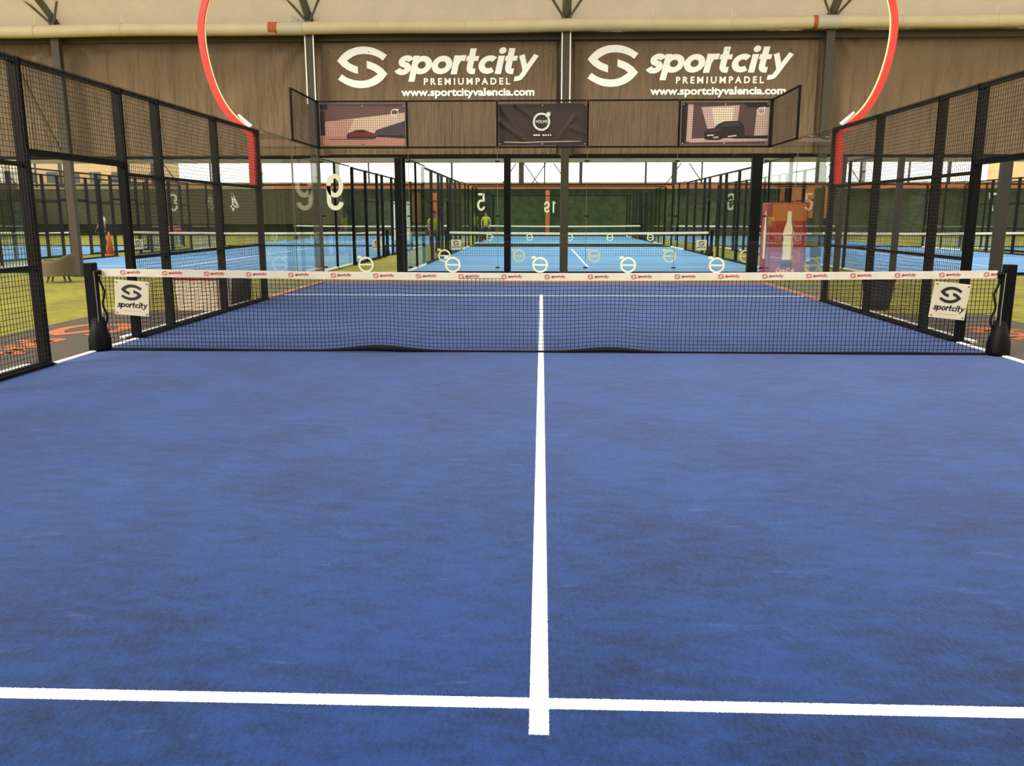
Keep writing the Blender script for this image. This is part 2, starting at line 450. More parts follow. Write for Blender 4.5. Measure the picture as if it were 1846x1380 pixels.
YS = [-6, -4, -2.6, -1, 1, 2, 4, 6]
side_fence(-1, -5.02, 0, 'tall black mesh fence along the left side of the dark blue court', YS, (-1, 1))
side_fence(1, 5.02, 0, 'tall black mesh fence along the right side of the dark blue court', YS, (-1, 1))

def glass_panel(t, kind, a0, a1, fixed, z0=.05, z1=3.0, m='glass', name='glass_panel'):
    h = .006
    mb = MB()
    if kind == 'y': mb.box(a0+.006, fixed-h, z0, a1-.006, fixed+h, z1, m)
    else: mb.box(fixed-h, a0+.006, z0, fixed+h, a1-.006, z1, m)
    return mb.build(name, t)
# own court: back glass wall
def ring_sticker(parent, x, z, y, d=.36, mirror=True, name='ring_sticker'):
    mb = MB(); T = plane_T(x, y, z, 1, mirror=mirror)
    ribbon(mb, arc(0, 0, d/2-.022, 0, 360, 36), .042, 'sticker', T)
    mb.poly([T(.09*d/.36, .13*d/.36+.02), T(.19*d/.36, .135*d/.36), T(.195*d/.36, .20*d/.36), T(.11*d/.36, .20*d/.36)][::-1], 'sticker')
    mb.poly([T(-d/2+.04, -.018), T(d/2-.04, -.018), T(d/2-.04, .018), T(-d/2+.04, .018)], 'sticker')
    return mb.build(name, parent)
gw = thing('glass_end_wall', 'five-panel frameless glass wall behind the dark blue court', 'glass wall', (0, 10.06, 0))
for i in range(5):
    x0 = -5+2*i
    gp = glass_panel(gw, 'y', x0, x0+2, 0)
    ring_sticker(gp, x0+.97, .41, -.012)
    if i:
        MB().box(x0-.004, -.008, .05, x0+.004, .008, 3.0, 'wire_light').build('seam', gw)
for i in range(6):
    for z in (.35, 1.5, 2.7):
        x = -5+2*i; x = max(-4.97, min(4.97, x))
        MB().box(x-.05, -.02, z-.015, x+.05, .02, z+.015, 'black_steel').build('clip', gw)
nb = MB()
number(nb, '9', -4.47, 10.045, 1.62, .84, 'number')
tag(nb.build('court_number'), 'large cream number 9 stuck mirrored high on the left glass panel', 'number sign')
# upper mesh on the back wall + returns
uf = thing('upper_mesh_frame', 'black mesh frame on top of the nearest end glass wall', 'fence', (0, 10.0, 0))
for x in (-5, -3, -1, 1, 3, 5):
    w = .035 if abs(x) == 5 else .02
    MB().box(x-w, -.03, 2.98, x+w, .04, 4.0, 'black_steel').build('post', uf)
for x in (-5, -3, -1, 1, 3):
    mb = MB(); wires_y(mb, -.035, x, x+2, 3.03, 3.97, .05, .0022, 'wire'); mb.build('mesh_panel', uf)
    for z in (3.0, 3.985):
        MB().box(x+.03, -.02, z-.018, x+1.97, .02, z+.018, 'black_steel').build('rail', uf)
for sx in (-1, 1):
    for z in (3.0, 3.985):
        MB().box(sx*5-.02, -2, z-.015, sx*5+.02, -.03, z+.015, 'black_steel').build('rail', uf)
    MB().box(sx*5-.02, -2.02, 2.98, sx*5+.02, -1.98, 4.0, 'black_steel').build('post', uf)
    mb = MB(); wires_x(mb, sx*5, -2, 0, 3.03, 3.97, .05, .0022, 'wire'); mb.build('mesh_panel', uf)
for sx, nm in ((-1, 'left'), (1, 'right')):
    t = thing('glass_side_wall', 'frameless glass side wall at the far %s corner of the dark blue court' % nm, 'glass wall', (sx*5.03, 0, 0))
    glass_panel(t, 'x', 6.07, 8, 0); glass_panel(t, 'x', 8, 9.98, 0)
    MB().box(-.008, 6.07, 3.0, .008, 9.98, 3.012, 'wire_light').build('edge_trim', t)
    MB().box(-.006, 7.995, .05, .006, 8.005, 3.0, 'wire_light').build('seam', t)

# other courts
def court(cx, cy, lab, mirror_num=None, detail=2, number_x=-4.6):
    gname = 'enclosures of the light blue courts'
    for e, ey in (('near', -10), ('far', 10)):
        t = thing('glass_end_wall', '%s glass end wall of %s' % (e, lab), 'glass wall', (cx, cy+ey, 0))
        for i in range(5):
            gp = glass_panel(t, 'y', -5+2*i, -3+2*i, 0, m='glass_far')
            if detail == 2 and cx == 1.4: ring_sticker(gp, -4+2*i, .46, -.012, .34)
        for x in (-5.05, 5.05):
            MB().box(x-.045, -.045, 0, x+.045, .045, 3, 'black_steel').build('post', t)
        MB().box(-5, -.03, 2.98, 5, .03, 3.04, 'black_steel').build('rail', t)
        MB().box(-5, -.03, 0, 5, .03, .05, 'black_steel').build('rail', t)
        if mirror_num and e == 'far':
            n = MB(); number(n, mirror_num, cx+number_x+.4, cy+ey-.02, 1.75, .86, 'number', mirror_num != '3')
            tag(n.build('court_number'), 'cream number %s stuck on the far glass of %s' % (mirror_num, lab), 'number sign')
    for sx, nm in ((-1, 'left'), (1, 'right')):
        side_fence(sx, cx+sx*5.03, cy, 'black mesh fence on the %s side of %s' % (nm, lab), [-6, -4, -2, -1, 1, 2, 4, 6], (-1, 1), p=.05 if detail == 2 else .1, r=.0012 if detail == 2 else .002)
        t = thing('glass_side_wall', 'glass corner panels on the %s side of %s' % (nm, lab), 'glass wall', (cx+sx*5.03, cy, 0))
        for a in (-9.95, -8, 6.07, 8):
            glass_panel(t, 'x', a, a+1.93, 0, m='glass_far')
        for a in (-8, 8): MB().box(-.03, a-.03, 0, .03, a+.03, 3, 'black_steel').build('post', t)
        for a, b in ((-9.95, -6.06), (6.06, 9.95)):
            MB().box(-.02, a, 3, .02, b, 3.03, 'black_steel').build('rail', t)
            MB().box(-.02, a, 0, .02, b, .05, 'white').build('rail', t)
    net(cx, cy, 'padel net with white tape across %s' % lab, False, board='board' if detail == 2 else None)

# ------------------------------------------------------------------ nets
def tape_top(x): return .885 + .04*(abs(x)/5)**1.6
def net(cx, cy, label, hero, board=None):
    t = thing('padel_net', label, 'net', (cx, cy, 0))
    # cords
    mb = MB(); p = .044 if hero else .09; r = .0025 if hero else .003
    n = round(9.9/p); zt = lambda x: tape_top(x)-.06
    def low(x):
        return .012 + (.05*math.exp(-((x+1.85)/.42)**2) + .035*math.exp(-((x-.75)/.35)**2) if hero else 0)
    def yoff(x, z): return (.02*noise.noise(Vector((x*.8, z*1.5, 3))) + .01*math.sin(x*2.1)*(1-z)) if hero else 0
    nz_ = round(.84/p); segs = 14 if hero else 4
    for i in range(n+1):
        x = -4.95+9.9*i/n
        for k in range(segs):
            za = low(x)+(zt(x)-low(x))*k/segs; zb = low(x)+(zt(x)-low(x))*(k+1)/segs
            ya, yb = yoff(x, za), yoff(x, zb); xa = x + (.006*noise.noise(Vector((x*3, za*4, 9))) if hero else 0); xb = x + (.006*noise.noise(Vector((x*3, zb*4, 9))) if hero else 0)
            b = len(mb.v); mi = mb.mi('net_cord')
            for (xx, yy, zz) in ((xa, ya, za), (xb, yb, zb)):
                mb.v += [(xx-r, yy-r, zz), (xx+r, yy-r, zz), (xx+r, yy+r, zz), (xx-r, yy+r, zz)]
            for q in ((0, 1, 5, 4), (1, 2, 6, 5), (2, 3, 7, 6), (3, 0, 4, 7)): mb.f.append([b+j for j in q]); mb.m.append(mi)
    xs = 110 if hero else 8
    for k in range(nz_+1):
        f = k/nz_
        pts = []
        for i in range(xs+1):
            x = -4.95+9.9*i/xs; z = low(x)+(zt(x)-low(x))*f
            pts.append((x, yoff(x, z), z + (.004*noise.noise(Vector((x*4, f*5, 1))) if hero else 0)))
        mb.tube(pts, r*1.35, 4, 'net_cord', False, up=(0, 0, 1))
    mb.build('cord_mesh', t)
    # head tape
    mb = MB(); N = 60
    for i in range(N):
        x0, x1 = -4.93+9.86*i/N, -4.93+9.86*(i+1)/N
        for (ys_) in (-.014, .014):
            q = [(x0, ys_, tape_top(x0)-.082), (x1, ys_, tape_top(x1)-.082), (x1, ys_, tape_top(x1)), (x0, ys_, tape_top(x0))]
            mb.poly(q if ys_ < 0 else q[::-1], 'tape')
        mb.poly([(x0, -.014, tape_top(x0)), (x1, -.014, tape_top(x1)), (x1, .014, tape_top(x1)), (x0, .014, tape_top(x0))], 'tape')
        mb.poly([(x0, .014, tape_top(x0)-.082), (x1, .014, tape_top(x1)-.082), (x1, -.014, tape_top(x1)-.082), (x0, -.014, tape_top(x0)-.082)], 'tape')
    tp = mb.build('head_tape', t, label='white head tape printed with small red logos')
    if hero:
        mb = MB()
        for i in range(21):
            x = -4.72+.475*i; z = tape_top(x)-.064
            emblem(mb, lambda a, b: (x+a*.066, -.0155, z+b*.062), 'red_ink')
            word(mb, 'sportcity', lambda a, b: (x+.075+a*.0235, -.0155, z+.015+b*.022), 'red_ink')
        mb.build('printed_logo', tp)
        # side cords, loose edge rope and the dark bottom hem
        for sx in (-1, 1):
            mb = MB()
            mb.tube([(sx*4.95+.02*math.sin(k*1.3)*(-sx) - sx*.02*math.sin(k/14*PI), -.01, .03+.82*k/14) for k in range(15)], .012, 6, 'black_cloth')
            mb.build('edge_rope', t, smooth=True)
        mb = MB()
        pts = [(-4.95+9.9*i/160, -.012 - .03*math.exp(-((-4.95+9.9*i/160+1.85)/.5)**2), low(-4.95+9.9*i/160)*.7+.006) for i in range(161)]
        rs = [.011 + .028*math.exp(-((q[0]+1.8)/.45)**2) + .022*math.exp(-((q[0]-.75)/.4)**2) + .012*math.exp(-((q[0]+4.2)/.6)**2)+ .009*math.exp(-((q[0]-3.8)/.8)**2) for q in pts]
        mb.tube(pts, rs, 6, 'black_cloth', True, up=(0, 0, 1)); mb.build('bottom_hem', t, smooth=True)
    for sx in (-1, 1):
        mb = MB().box(sx*5.06-.055, -.055, 0, sx*5.06+.055, .055, .99, 'black_steel')
        po = mb.build('net_post', t, bevel=.008)
        mb = MB(); mb.lathe([(.12, 0), (.122, .03), (.12, .14), (.098, .22), (.066, .38)], 18, 'black_steel', (sx*5.03, 0)); mb.build('base_weight', po, smooth=True)
        if hero:
            mb = MB().tube([(sx*5.0, -.03, .89), (sx*4.93, -.035, .885)], .028, 10, 'black_steel'); mb.build('tape_ratchet', po, smooth=True)
            mb = MB().tube([(sx*4.995, -.06, .02), (sx*4.99, -.06, .5), (sx*4.995, -.06, .9)], .006, 6, 'grey_steel'); mb.build('tension_rod', po)
    if board:
        for sx in (-1, 1):
            bo = sign_board(cx+sx*4.68, cy-.05, .42, 0)
            tag(bo, 'small white board on the %s end of the net across %s' % ('left' if sx < 0 else 'right', label.split('across ')[-1]), 'sign board')
    return t
def sign_board(x, y, z, rz, tilt=0):
    t = thing('sign_board', None, None, (x, y, z), rz); t.rotation_euler = (0, tilt, rz)
    MB().box(-.195, -.006, -.195, .195, 0, .195, 'board').build('panel', t, bevel=.003)
    mb = MB(); emblem(mb, lambda a, b: (-.12+a*.235, -.0085, -.025+b*.225), 'black_ink')
    word(mb, 'sportcity', lambda a, b: (-.165+a*.0505, -.0085, -.108+b*.048), 'black_ink', w=.26)
    mb.box(-.10, -.0085, -.145, .10, -.0075, -.142, 'p_pink')
    mb.build('printed_logo', t)
    for a in (-.17, .17):
        for b in (-.17, .17):
            MB().tube([(a, -.012, b), (a, .002, b)], .007, 8, 'black_ink').build('rivet', t)
    return t
net(0, 0, 'padel net with white tape across the dark blue court in front', True)
b1 = sign_board(-4.59, -.05, .60, 0, .07); tag(b1, 'square white sportcity board tied to the left end of the nearest net'.replace('sportcity ', 'emblem '), 'sign board')
b2 = sign_board(4.43, -.05, .60, 0, .10); tag(b2, 'square white emblem board tied to the right end of the nearest net', 'sign board')

court(1.4, 23.4, 'the middle rear court', '5')
court(-11.0, 23.4, 'the left rear court', '4')
court(13.7, 23.4, 'the right rear court', '6')
court(-23.2, 23.4, 'the outer left court', '3', 1, 4.1)
court(25.6, 23.4, 'the outer right court', '7', 1, -3.9)
court(1.4, 46, 'the farthest middle court', '19', 1, -.7)
net(-11, 46, 'padel net with white tape across the farthest left court', False)
net(13.7, 46, 'padel net with white tape across the farthest right court', False)

# ------------------------------------------------------------------ hall: curtain, membrane roof, columns, duct
YC = 12.5
def curtain(name, x0, x1, z0, z1, yf, m, nx=220, nz=24):
    mb = MB(); k = mb.mi(m)
    for j in range(nz+1):
        for i in range(nx+1):
            x = x0+(x1-x0)*i/nx; t = j/nz
            mb.v.append(yf(x, t, z0+(z1-z0)*t))
    for j in range(nz):
        for i in range(nx):
            a = j*(nx+1)+i; mb.f.append([a, a+1, a+nx+2, a+nx+1]); mb.m.append(k)
    o = struct(mb, name, True); return o
COLS = [-18.1, -11.95, -5.66, .56, 6.83, 13.0]
def folds(x, t, z):
    i = max(k for k, c in enumerate(COLS) if c <= x or k == 0)
    c0 = COLS[i]; c1 = COLS[min(i+1, len(COLS)-1)]
    a = .09*abs(noise.noise(Vector((x*3.0, z*.35, 1)))) + .07*noise.noise(Vector((x*.9, z*.5, 7)))
    for c in (c0, c1):
        dx = x-c; dz = 6.1-z; ang = math.atan2(dz, abs(dx)+.01); rr = math.hypot(dx, dz)
        a += .05*math.sin(ang*13+c)*math.exp(-rr/2.0)
    if z > 5.32: a += .012*noise.noise(Vector((x*9, z*3, 2)))
    return (x, YC + a, z)
curtain('wall_back', -16.5, 16.5, 2.98, 6.05, folds, 'curtain', 420, 40)
def roofp(x, t, z):
    s = t; y = YC-3.6*s; zz = 6.06 + 1.9*math.sin(s*PI/2*.8)
    i = min(range(len(COLS)), key=lambda k: abs(COLS[k]-x)); d = abs(x-COLS[i])
    zz += -.10*math.cos(min(1, d/3.1)*PI/2)*(1-s*.5) + .03*noise.noise(Vector((x*2, y*2, 4)))
    return (x, y, zz)
curtain('ceiling', -16.5, 16.5, 0, 1, roofp, 'membrane', 260, 24)
struct(MB().box(-16.5, YC-.14, 2.94, 16.5, YC-.06, 2.99, 'black_steel'), 'beam')
struct(MB().box(-16.5, YC-.16, 5.70, 16.5, YC-.08, 5.86, 'column_steel'), 'beam')  # dark bar modelled in place of the soft shadow under the duct
# columns
COLN = {-11.95: 'steel hall column at far left beside the grey armchair', -5.66: 'steel hall column left of the first printed wall banner',
        .56: 'steel hall column between the two printed wall banners', 6.83: 'steel hall column right of the second printed wall banner',
        13.0: 'steel hall column beyond the right edge fence', -18.1: 'outermost steel hall column on the left'}
for c in COLS:
    t = thing('hall_column', COLN[c], 'column', (c, YC-.32, 0))
    MB().box(-.10, -.08, -.03, .10, .08, 6.25, 'column_steel').build('shaft', t, bevel=.006)
    MB().box(-.17, -.15, -.02, .17, .15, .02, 'brown_steel').build('base_plate', t)
    MB().tube([(0, 0, 5.9), (0, -.02, 6.2), (0, -.5, 6.5), (0, -1.5, 7.05), (0, -3.0, 7.6)], .11, 4, 'grey_steel', up=(1, 1, 0)).build('rafter', t)
    for s in (-1, 1):
        MB().tube([(0, -.05, 6.05), (s*.40, -.5, 6.55)], .03, 6, 'grey_steel').build('brace', t)
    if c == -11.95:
        MB().tube([(-1.15, -.05, 5.35), (-.13, -.02, 3.0)], .06, 6, 'tan_fabric').build('fold_highlight', t, label='tan diagonal bar shaped as the highlight on a curtain fold')  # solid tube put in for a light streak on a fabric fold
    if c in (.56, -5.66):
        for s in (-1, 1):
            x = s*.10
            MB().box(x-.014, -.095, 4.2, x+.014, -.081, 5.85, 'white').build('edge_strip', t, label='white lashing strip on the column edge')
POSTS = [(-3.62, 'second thin post left of the wall banners gap, at the corner of the middle court'), (-.87, 'black post left of the tall column between the wall banners'),
         (5.33, 'black post directly left of the red drinks machine'), (7.45, 'black post right of the red drinks machine'), (8.85, 'black post beyond the right mesh fence, second from the machine'), (11.4, 'thick black post at far right beyond the net end')]
for x, lb in POSTS:
    t = thing('portal_post', lb.replace('second thin post left of the wall banners gap, at', 'thin black post under the red car banner, at'), 'post', (x, YC-.1, 0))
    w = .13 if x in (5.33, 11.4) else (.085 if x < 5 else .06)
    MB().box(-w, -.07, -.03, w, .07, 2.93, 'brown_steel' if x > 11 or 7 < x < 9 else 'black_steel').build('shaft', t)
    MB().box(-w-.06, -.11, -.02, w+.06, .11, .015, 'black_steel').build('base_plate', t)
# ventilation duct
dt = thing('ventilation_duct', 'long beige round duct running across under the roof fabric', 'duct', (0, 12.02, 0))
def dz(x): return 5.955 + .0035*x + .012*math.sin(x*1.1)
mb = MB(); mb.tube([(x*.5, 0, dz(x*.5)) for x in range(-33, 34)], .145, 20, 'duct', up=(0, 0, 1)); mb.build('pipe', dt, smooth=True)
for x in (-14.5, -12.35, -10.2, -8.1, -3.95, -1.85, .38, 2.6, 4.45, 8.4, 10.6):
    MB().tube([(x-.012, 0, dz(x)), (x+.012, 0, dz(x))], .152, 20, 'duct_collar').build('joint_ring', dt, smooth=False)
    MB().tube([(x, 0, dz(x)+.14), (x, .02, 6.45)], .004, 4, 'white').build('hanger_wire', dt)
for x, lx in ((-6.0, -6.5), (6.75, 6.45)):
    mb = MB().tube([(x-.3, 0, dz(x)), (x+.22, 0, dz(x))], .155, 20, 'duct_collar')
    if x < 0: mb.tube([(x-.08, 0, dz(x)+.1), (x-.02, 0, dz(x)+.21), (x+.12, 0, dz(x)+.16)], [.10, .10, .05], 10, 'duct_collar')
    mb.build('coupling', dt, smooth=False)
    MB().tube([(lx-.1, 0, dz(x)), (lx+.12, 0, dz(x))], .150, 20, 'orange').build('tape_band', dt, label='orange tape band on the duct')

# printed wall banners
def wall_banner(x0, x1, label, ex, wx, px, ux):
    t = thing('wall_banner', label, 'banner', (0, YC-.10, 0), group=None)
    mb = MB(); nx = 60; nz = 20; k = mb.mi('curtain')
    z0, z1 = 3.02, 5.66
    def sy(x, z): return .018*noise.noise(Vector((x*1.3, z*.7, 5)))
    for j in range(nz+1):
        for i in range(nx+1):
            x = x0+(x1-x0)*i/nx; z = z0+(z1-z0)*j/nz; mb.v.append((x, sy(x, z), z))
    for j in range(nz):
        for i in range(nx):
            a = j*(nx+1)+i; mb.f.append([a, a+1, a+nx+2, a+nx+1]); mb.m.append(k)
    mb.build('sheet', t, smooth=True)
    def TT(X, Z, s, sz=None): return lambda a, b: (X+a*s, sy(X+a*s, Z+b*(sz or s))-.012, Z+b*(sz or s))
    m1 = MB(); emblem(m1, TT(ex, 4.605, 1.235, 1.225), 'white'); m1.build('emblem', t)
    m1 = MB(); W_ = wlen('sportcity'); s = 3.53/(W_+.2*1.1); word(m1, 'sportcity', TT(wx+.04, 4.92, s, .44), 'white'); m1.build('lettering', t)
    m1 = MB(); text_mesh(m1, 'PREMIUMPADEL', TT(px, 4.68, 1), 'white', size=.215, bold=.007, spacing=1.5, width=2.13); m1.build('lettering', t)
    m1 = MB(); text_mesh(m1, 'www.sportcityvalencia.com', TT(ux, 4.42, 1), 'white', size=.25, bold=.009, width=3.3); m1.build('lettering', t)
    for i in range(12):
        x = x0+.15+(x1-x0-.3)*i/11
        MB().tube([(x, sy(x, 5.45)-.012, 5.45), (x, sy(x, 5.45)+.005, 5.45)], .014, 8, 'banner_back').build('eyelet', t)
wall_banner(-5.42, .34, 'wide brown printed wall banner left of the central column', -5.06, -3.66, -2.93, -3.50)
wall_banner(.78, 6.65, 'wide brown printed wall banner right of the central column', 1.09, 2.50, 3.25, 2.63)

# ------------------------------------------------------------------ banners hung on the mesh
def hung(name, label, x0, x1, z0, z1, y=10.055):
    t = thing(name, label, 'banner', ((x0+x1)/2, y, (z0+z1)/2))
    w, h = (x1-x0), (z1-z0)
    return t, w, h
def P2(t_, w, h, pts, m, d):
    """pts in 0..1 picture coordinates (x right, y down)"""
    return [(-w/2+a*w, -d, h/2-b*h) for a, b in pts]
def layer(t, w, h, items, name):
    mb = MB()
    for pts, m, d in items:
        q = P2(t, w, h, pts, m, d); mb.poly(q[::-1], m)
    return mb.build(name, t)
def ringmark(mb, x, z, d, y, m, word_=True):
    T = plane_T(x, y, z, 1)
    ribbon(mb, arc(0, 0, d/2*.88, 0, 360, 40), d*.11, m, T)
    k = d/.38
    mb.poly([T(.105*k, .155*k), T(.15*k, .11*k), T(.19*k, .12*k), T(.19*k, .20*k), T(.11*k, .195*k)], m)
    if word_: text_mesh(mb, 'VOLVO', plane_T(x-d*.36, y-.001, z-d*.07, 1), m, size=d*.22, bold=.002, width=d*.72)
def eyelets(t, w, h):
    for a in (-w/2+.03, 0, w/2-.03):
        for b in (-h/2+.03, h/2-.03):
            MB().tube([(a, -.008, b), (a, .004, b)], .013, 8, 'white').build('eyelet', t)
t, w, h = hung('advert_banner', 'advert banner showing a low red car, on the upper left mesh', -4.95, -3.05, 3.05, 3.93)
MB().box(-w/2, -.004, -h/2, w/2, .004, h/2, 'p_cream').build('sheet', t)
layer(t, w, h, [
 ([(0, 0), (1, 0), (1, .20), (.05, .42), (0, .42)], 'p_mauve', .006),
 ([(.05, .42), (.4, .35), (.3, .78), (.05, .78)], 'p_pink', .006),
 ([(.66, .62), (1, .40), (1, .82), (.62, .76)], 'p_violet', .007),
 ([(.0, .78), (.62, .76), (1, .84), (1, 1), (0, 1)], 'p_road', .008),
 ([(.62, .745), (1, .76), (1, .83), (.62, .79)], 'p_dark', .0085),
 ([(.1, .84), (.62, .84), (.62, .86), (.1, .86)], 'p_brown', .009),
 ([(0, .16), (.055, .16), (.055, .76), (0, .76)], 'p_dark', .007),
 ([(0, 0), (.09, 0), (.09, .13), (0, .13)], 'p_dark', .008),
], 'picture')
car = [(.31, .83), (.305, .75), (.32, .70), (.37, .665), (.42, .62), (.50, .61), (.55, .64), (.59, .68), (.65, .71), (.665, .76), (.65, .82)]
layer(t, w, h, [(car, 'p_red', .010), ([(.385, .675), (.43, .635), (.50, .63), (.545, .675)], 'p_dark', .0115),
 ([(.31, .79), (.66, .78), (.65, .83), (.31, .83)], 'p_dark', .0112)], 'printed_car')
mb = MB(); ringmark(mb, w*.38, h*.29, .17, -.012, 'white', False); text_mesh(mb, 'VOLVO', plane_T(w*.38-.06, -.0125, h*.27, 1), 'p_dark', size=.04, width=.12); mb.build('emblem', t)
eyelets(t, w, h)
t, w, h = hung('advert_banner', 'creased dark brown advert banner with a large ring emblem, middle of three', -.98, .98, 3.05, 3.93, 10.12)
mb = MB(); nx = 60; nz = 30; k = mb.mi('banner_dark')
def crease(x, z):
    u, v = x+w/2, h/2-z
    a = 0
    for (px_, pz_, ang, amp) in ((0, 0, .95, .06), (.35, 0, .62, .05), (0, .36, .62, .06), (1.7, .25, 2.2, .02), (1.6, .5, .4, .02)):
        dx, dz_ = u-px_, v-pz_; dd = -dx*math.sin(ang)+dz_*math.cos(ang); al = dx*math.cos(ang)+dz_*math.sin(ang)
        if al > 0: a += amp*math.exp(-(dd/.035)**2)*math.exp(-al/.5)
    return a
for j in range(nz+1):
    for i in range(nx+1):
        x = -w/2+w*i/nx; z = -h/2+h*j/nz; mb.v.append((x, -crease(x, z), z))
for j in range(nz):
    for i in range(nx):
        a = j*(nx+1)+i; mb.f.append([a, a+1, a+nx+2, a+nx+1]); mb.m.append(k)
mb.build('sheet', t, smooth=True)
mb = MB(); ringmark(mb, -.02, .06, .39, -.03, 'white')
for i, (a, b) in enumerate(((-.20, -.12), (-.115, -.05), (.0, .05), (.06, .10), (.12, .15), (.17, .2))):
    mb.box(a, -.031, -.24, b, -.030, -.212, 'cream')
mb.build('emblem', t)
MB().tube([(-.85, -.01, -.37), (-.4, -.012, -.385), (0, -.01, -.37), (.85, -.01, -.355)], .008, 6, 'cream').build('hem_rope', t)
eyelets(t, w, h)
t, w, h = hung('advert_banner', 'advert banner showing a dark off-road car, on the upper right mesh', 3.06, 4.95, 3.05, 3.93)
MB().box(-w/2, -.004, -h/2, w/2, .004, h/2, 'p_brown').build('sheet', t)
layer(t, w, h, [
 ([(0, 0), (.06, 0), (.06, .96), (0, .96)], 'banner_back', .006),
 ([(.07, .03), (.13, .03), (.12, .93), (.06, .93)], 'p_rose', .006),
 ([(.22, .1), (.66, .06), (.64, .6), (.3, .62)], 'p_rose', .006),
 ([(.34, .12), (.60, .1), (.58, .5), (.38, .52)], 'p_glow', .0075),
 ([(.86, .15), (1, .1), (1, .8), (.84, .8)], 'p_rose', .006),
 ([(.70, .0), (1, 0), (1, .1), (.76, .12)], 'p_dark', .007),
 ([(.1, .86), (1, .80), (1, .92), (.1, .95)], 'p_rose', .0065),
 ([(.60, .80), (1, .78), (1, .86), (.60, .86)], 'p_dark', .008),
], 'picture')
layer(t, w, h, [
 ([(.27, .86), (.265, .72), (.29, .64), (.38, .60), (.43, .50), (.50, .44), (.66, .43), (.71, .52), (.73, .62), (.73, .78), (.66, .85), (.5, .84), (.44, .89), (.3, .89)], 'p_dark', .010),
 ([(.28, .66), (.40, .62), (.46, .60), (.44, .68), (.30, .70)], 'p_grey', .011),
 ([(.45, .56), (.52, .47), (.65, .46), (.68, .54)], 'p_grey', .011),
 ([(.30, .77), (.38, .76), (.37, .79), (.30, .80)], 'white', .012),
 ([(.54, .79), (.64, .77), (.64, .80), (.54, .82)], 'p_glow', .012),
 ([(.36, .82), (.42, .80), (.44, .84), (.38, .86)], 'p_rose', .012),
], 'printed_car')
mb = MB(); ringmark(mb, w*.41, h*.30, .17, -.012, 'white', False); text_mesh(mb, 'VOLVO', plane_T(w*.41-.06, -.0125, h*.28, 1), 'p_dark', size=.04, width=.12); mb.build('emblem', t)
eyelets(t, w, h)

# ------------------------------------------------------------------ red arch
t = thing('light_arch', 'red curved tubular arch rising over the court from the far side posts', 'arch', (0, 5.9, 0))
half = [(5.14, 2.05), (5.13, 2.5), (5.13, 2.86), (5.17, 2.96), (5.30, 3.06), (5.50, 3.26), (5.66, 3.52), (5.78, 3.84), (5.86, 4.2), (5.89, 4.55), (5.86, 4.85), (5.74, 5.2), (5.52, 5.6), (5.15, 6.0), (4.6, 6.35), (3.8, 6.6), (2.6, 6.72), (1.3, 6.76), (0, 6.78)]
full = [(-x, 0, z) for x, z in half] + [(x, 0, z) for x, z in half[::-1][1:]]
def smooth3(P, n=4):
    Q = [P[0]] + list(P) + [P[-1]]; out = []
    for i in range(1, len(Q)-2):
        p0, p1, p2, p3 = [Vector(q) for q in Q[i-1:i+3]]
        for k in range(n):
            u = k/n; out.append(.5*((2*p1) + (p2-p0)*u + (2*p0-5*p1+4*p2-p3)*u*u + (3*p1-p0-3*p2+p3)*u**3))
    out.append(Vector(P[-1])); return out
path = smooth3(full)
MB().tube(path, .075, 4, 'arch_red', True, up=(0, 1, 0)).build('tube', t)
inner = []
for i, p in enumerate(path):
    d = (path[min(i+1, len(path)-1)]-path[max(i-1, 0)]).normalized(); nrm = Vector((d.z, 0, -d.x))
    if 12 < i < len(path)-13: inner.append(p + nrm*.062 + Vector((0, -.01, 0)))
MB().tube(inner, .014, 6, 'arch_edge', True, up=(0, 1, 0)).build('light_strip', t, label='pale strip along the inner side of the arch')
for sx in (-1, 1):
    MB().tube([(sx*5.12, -.02, 3.04), (sx*5.32, -.05, 3.24)], [.04, .02], 10, 'white').build('clamp', t, label='white clamp holding the arch')

# ------------------------------------------------------------------ drinks machine
t = thing('drinks_machine', 'tall red drinks machine with a big cream bottle picture, behind the right glass', 'vending machine', (6.2, 12.42, 0))
MB().box(-.47, 0, .0, .47, .8, 1.83, 'machine_red').build('cabinet', t, bevel=.01)
mb = MB().box(-.43, -.02, .62, .43, 0, 1.38, 'machine_red'); mb.box(-.43, -.02, 1.38, .43, 0, 1.80, 'machine_orange'); mb.box(-.43, -.02, .08, .43, 0, .62, 'machine_pink')
for z in (.35, .62, .95): mb.box(-.43, -.024, z, .43, -.02, z+.008, 'p_red')
mb.build('front_panel', t)
prof = [(.05, 1.62), (.05, 1.42), (.06, 1.34), (.10, 1.22), (.13, 1.10), (.13, 1.02), (.115, .92), (.13, .80), (.12, .68), (.115, .56), (.135, .48), (.12, .42)]
mb = MB()
for (ra, za), (rb, zb) in zip(prof[:-1], prof[1:]): mb.poly([(-ra, -.03, za), (-rb, -.03, zb), (rb, -.03, zb), (ra, -.03, za)], 'bottle')
text_mesh(mb, 'Coca-Cola', plane_T(-.10, -.034, 1.02, 1), 'machine_red', size=.07, shear=.3, width=.2, bold=.002)
mb.build('bottle_picture', t)
MB().box(-.14, -.035, .25, .12, -.02, .38, 'machine_blue').build('dispenser_slot', t)
mb = MB(); text_mesh(mb, 'Coca-Cola', plane_T(-.26, -.026, .10, 1), 'bottle', size=.16, shear=.35, bold=.004, width=.46)
for (ra, za), (rb, zb) in zip(prof[:-1], prof[1:]): mb.poly([(-.475, .4+ra, za), (-.475, .4+rb, zb), (-.475, .4-rb, zb), (-.475, .4-ra, za)], 'bottle')
mb.build('lettering', t)
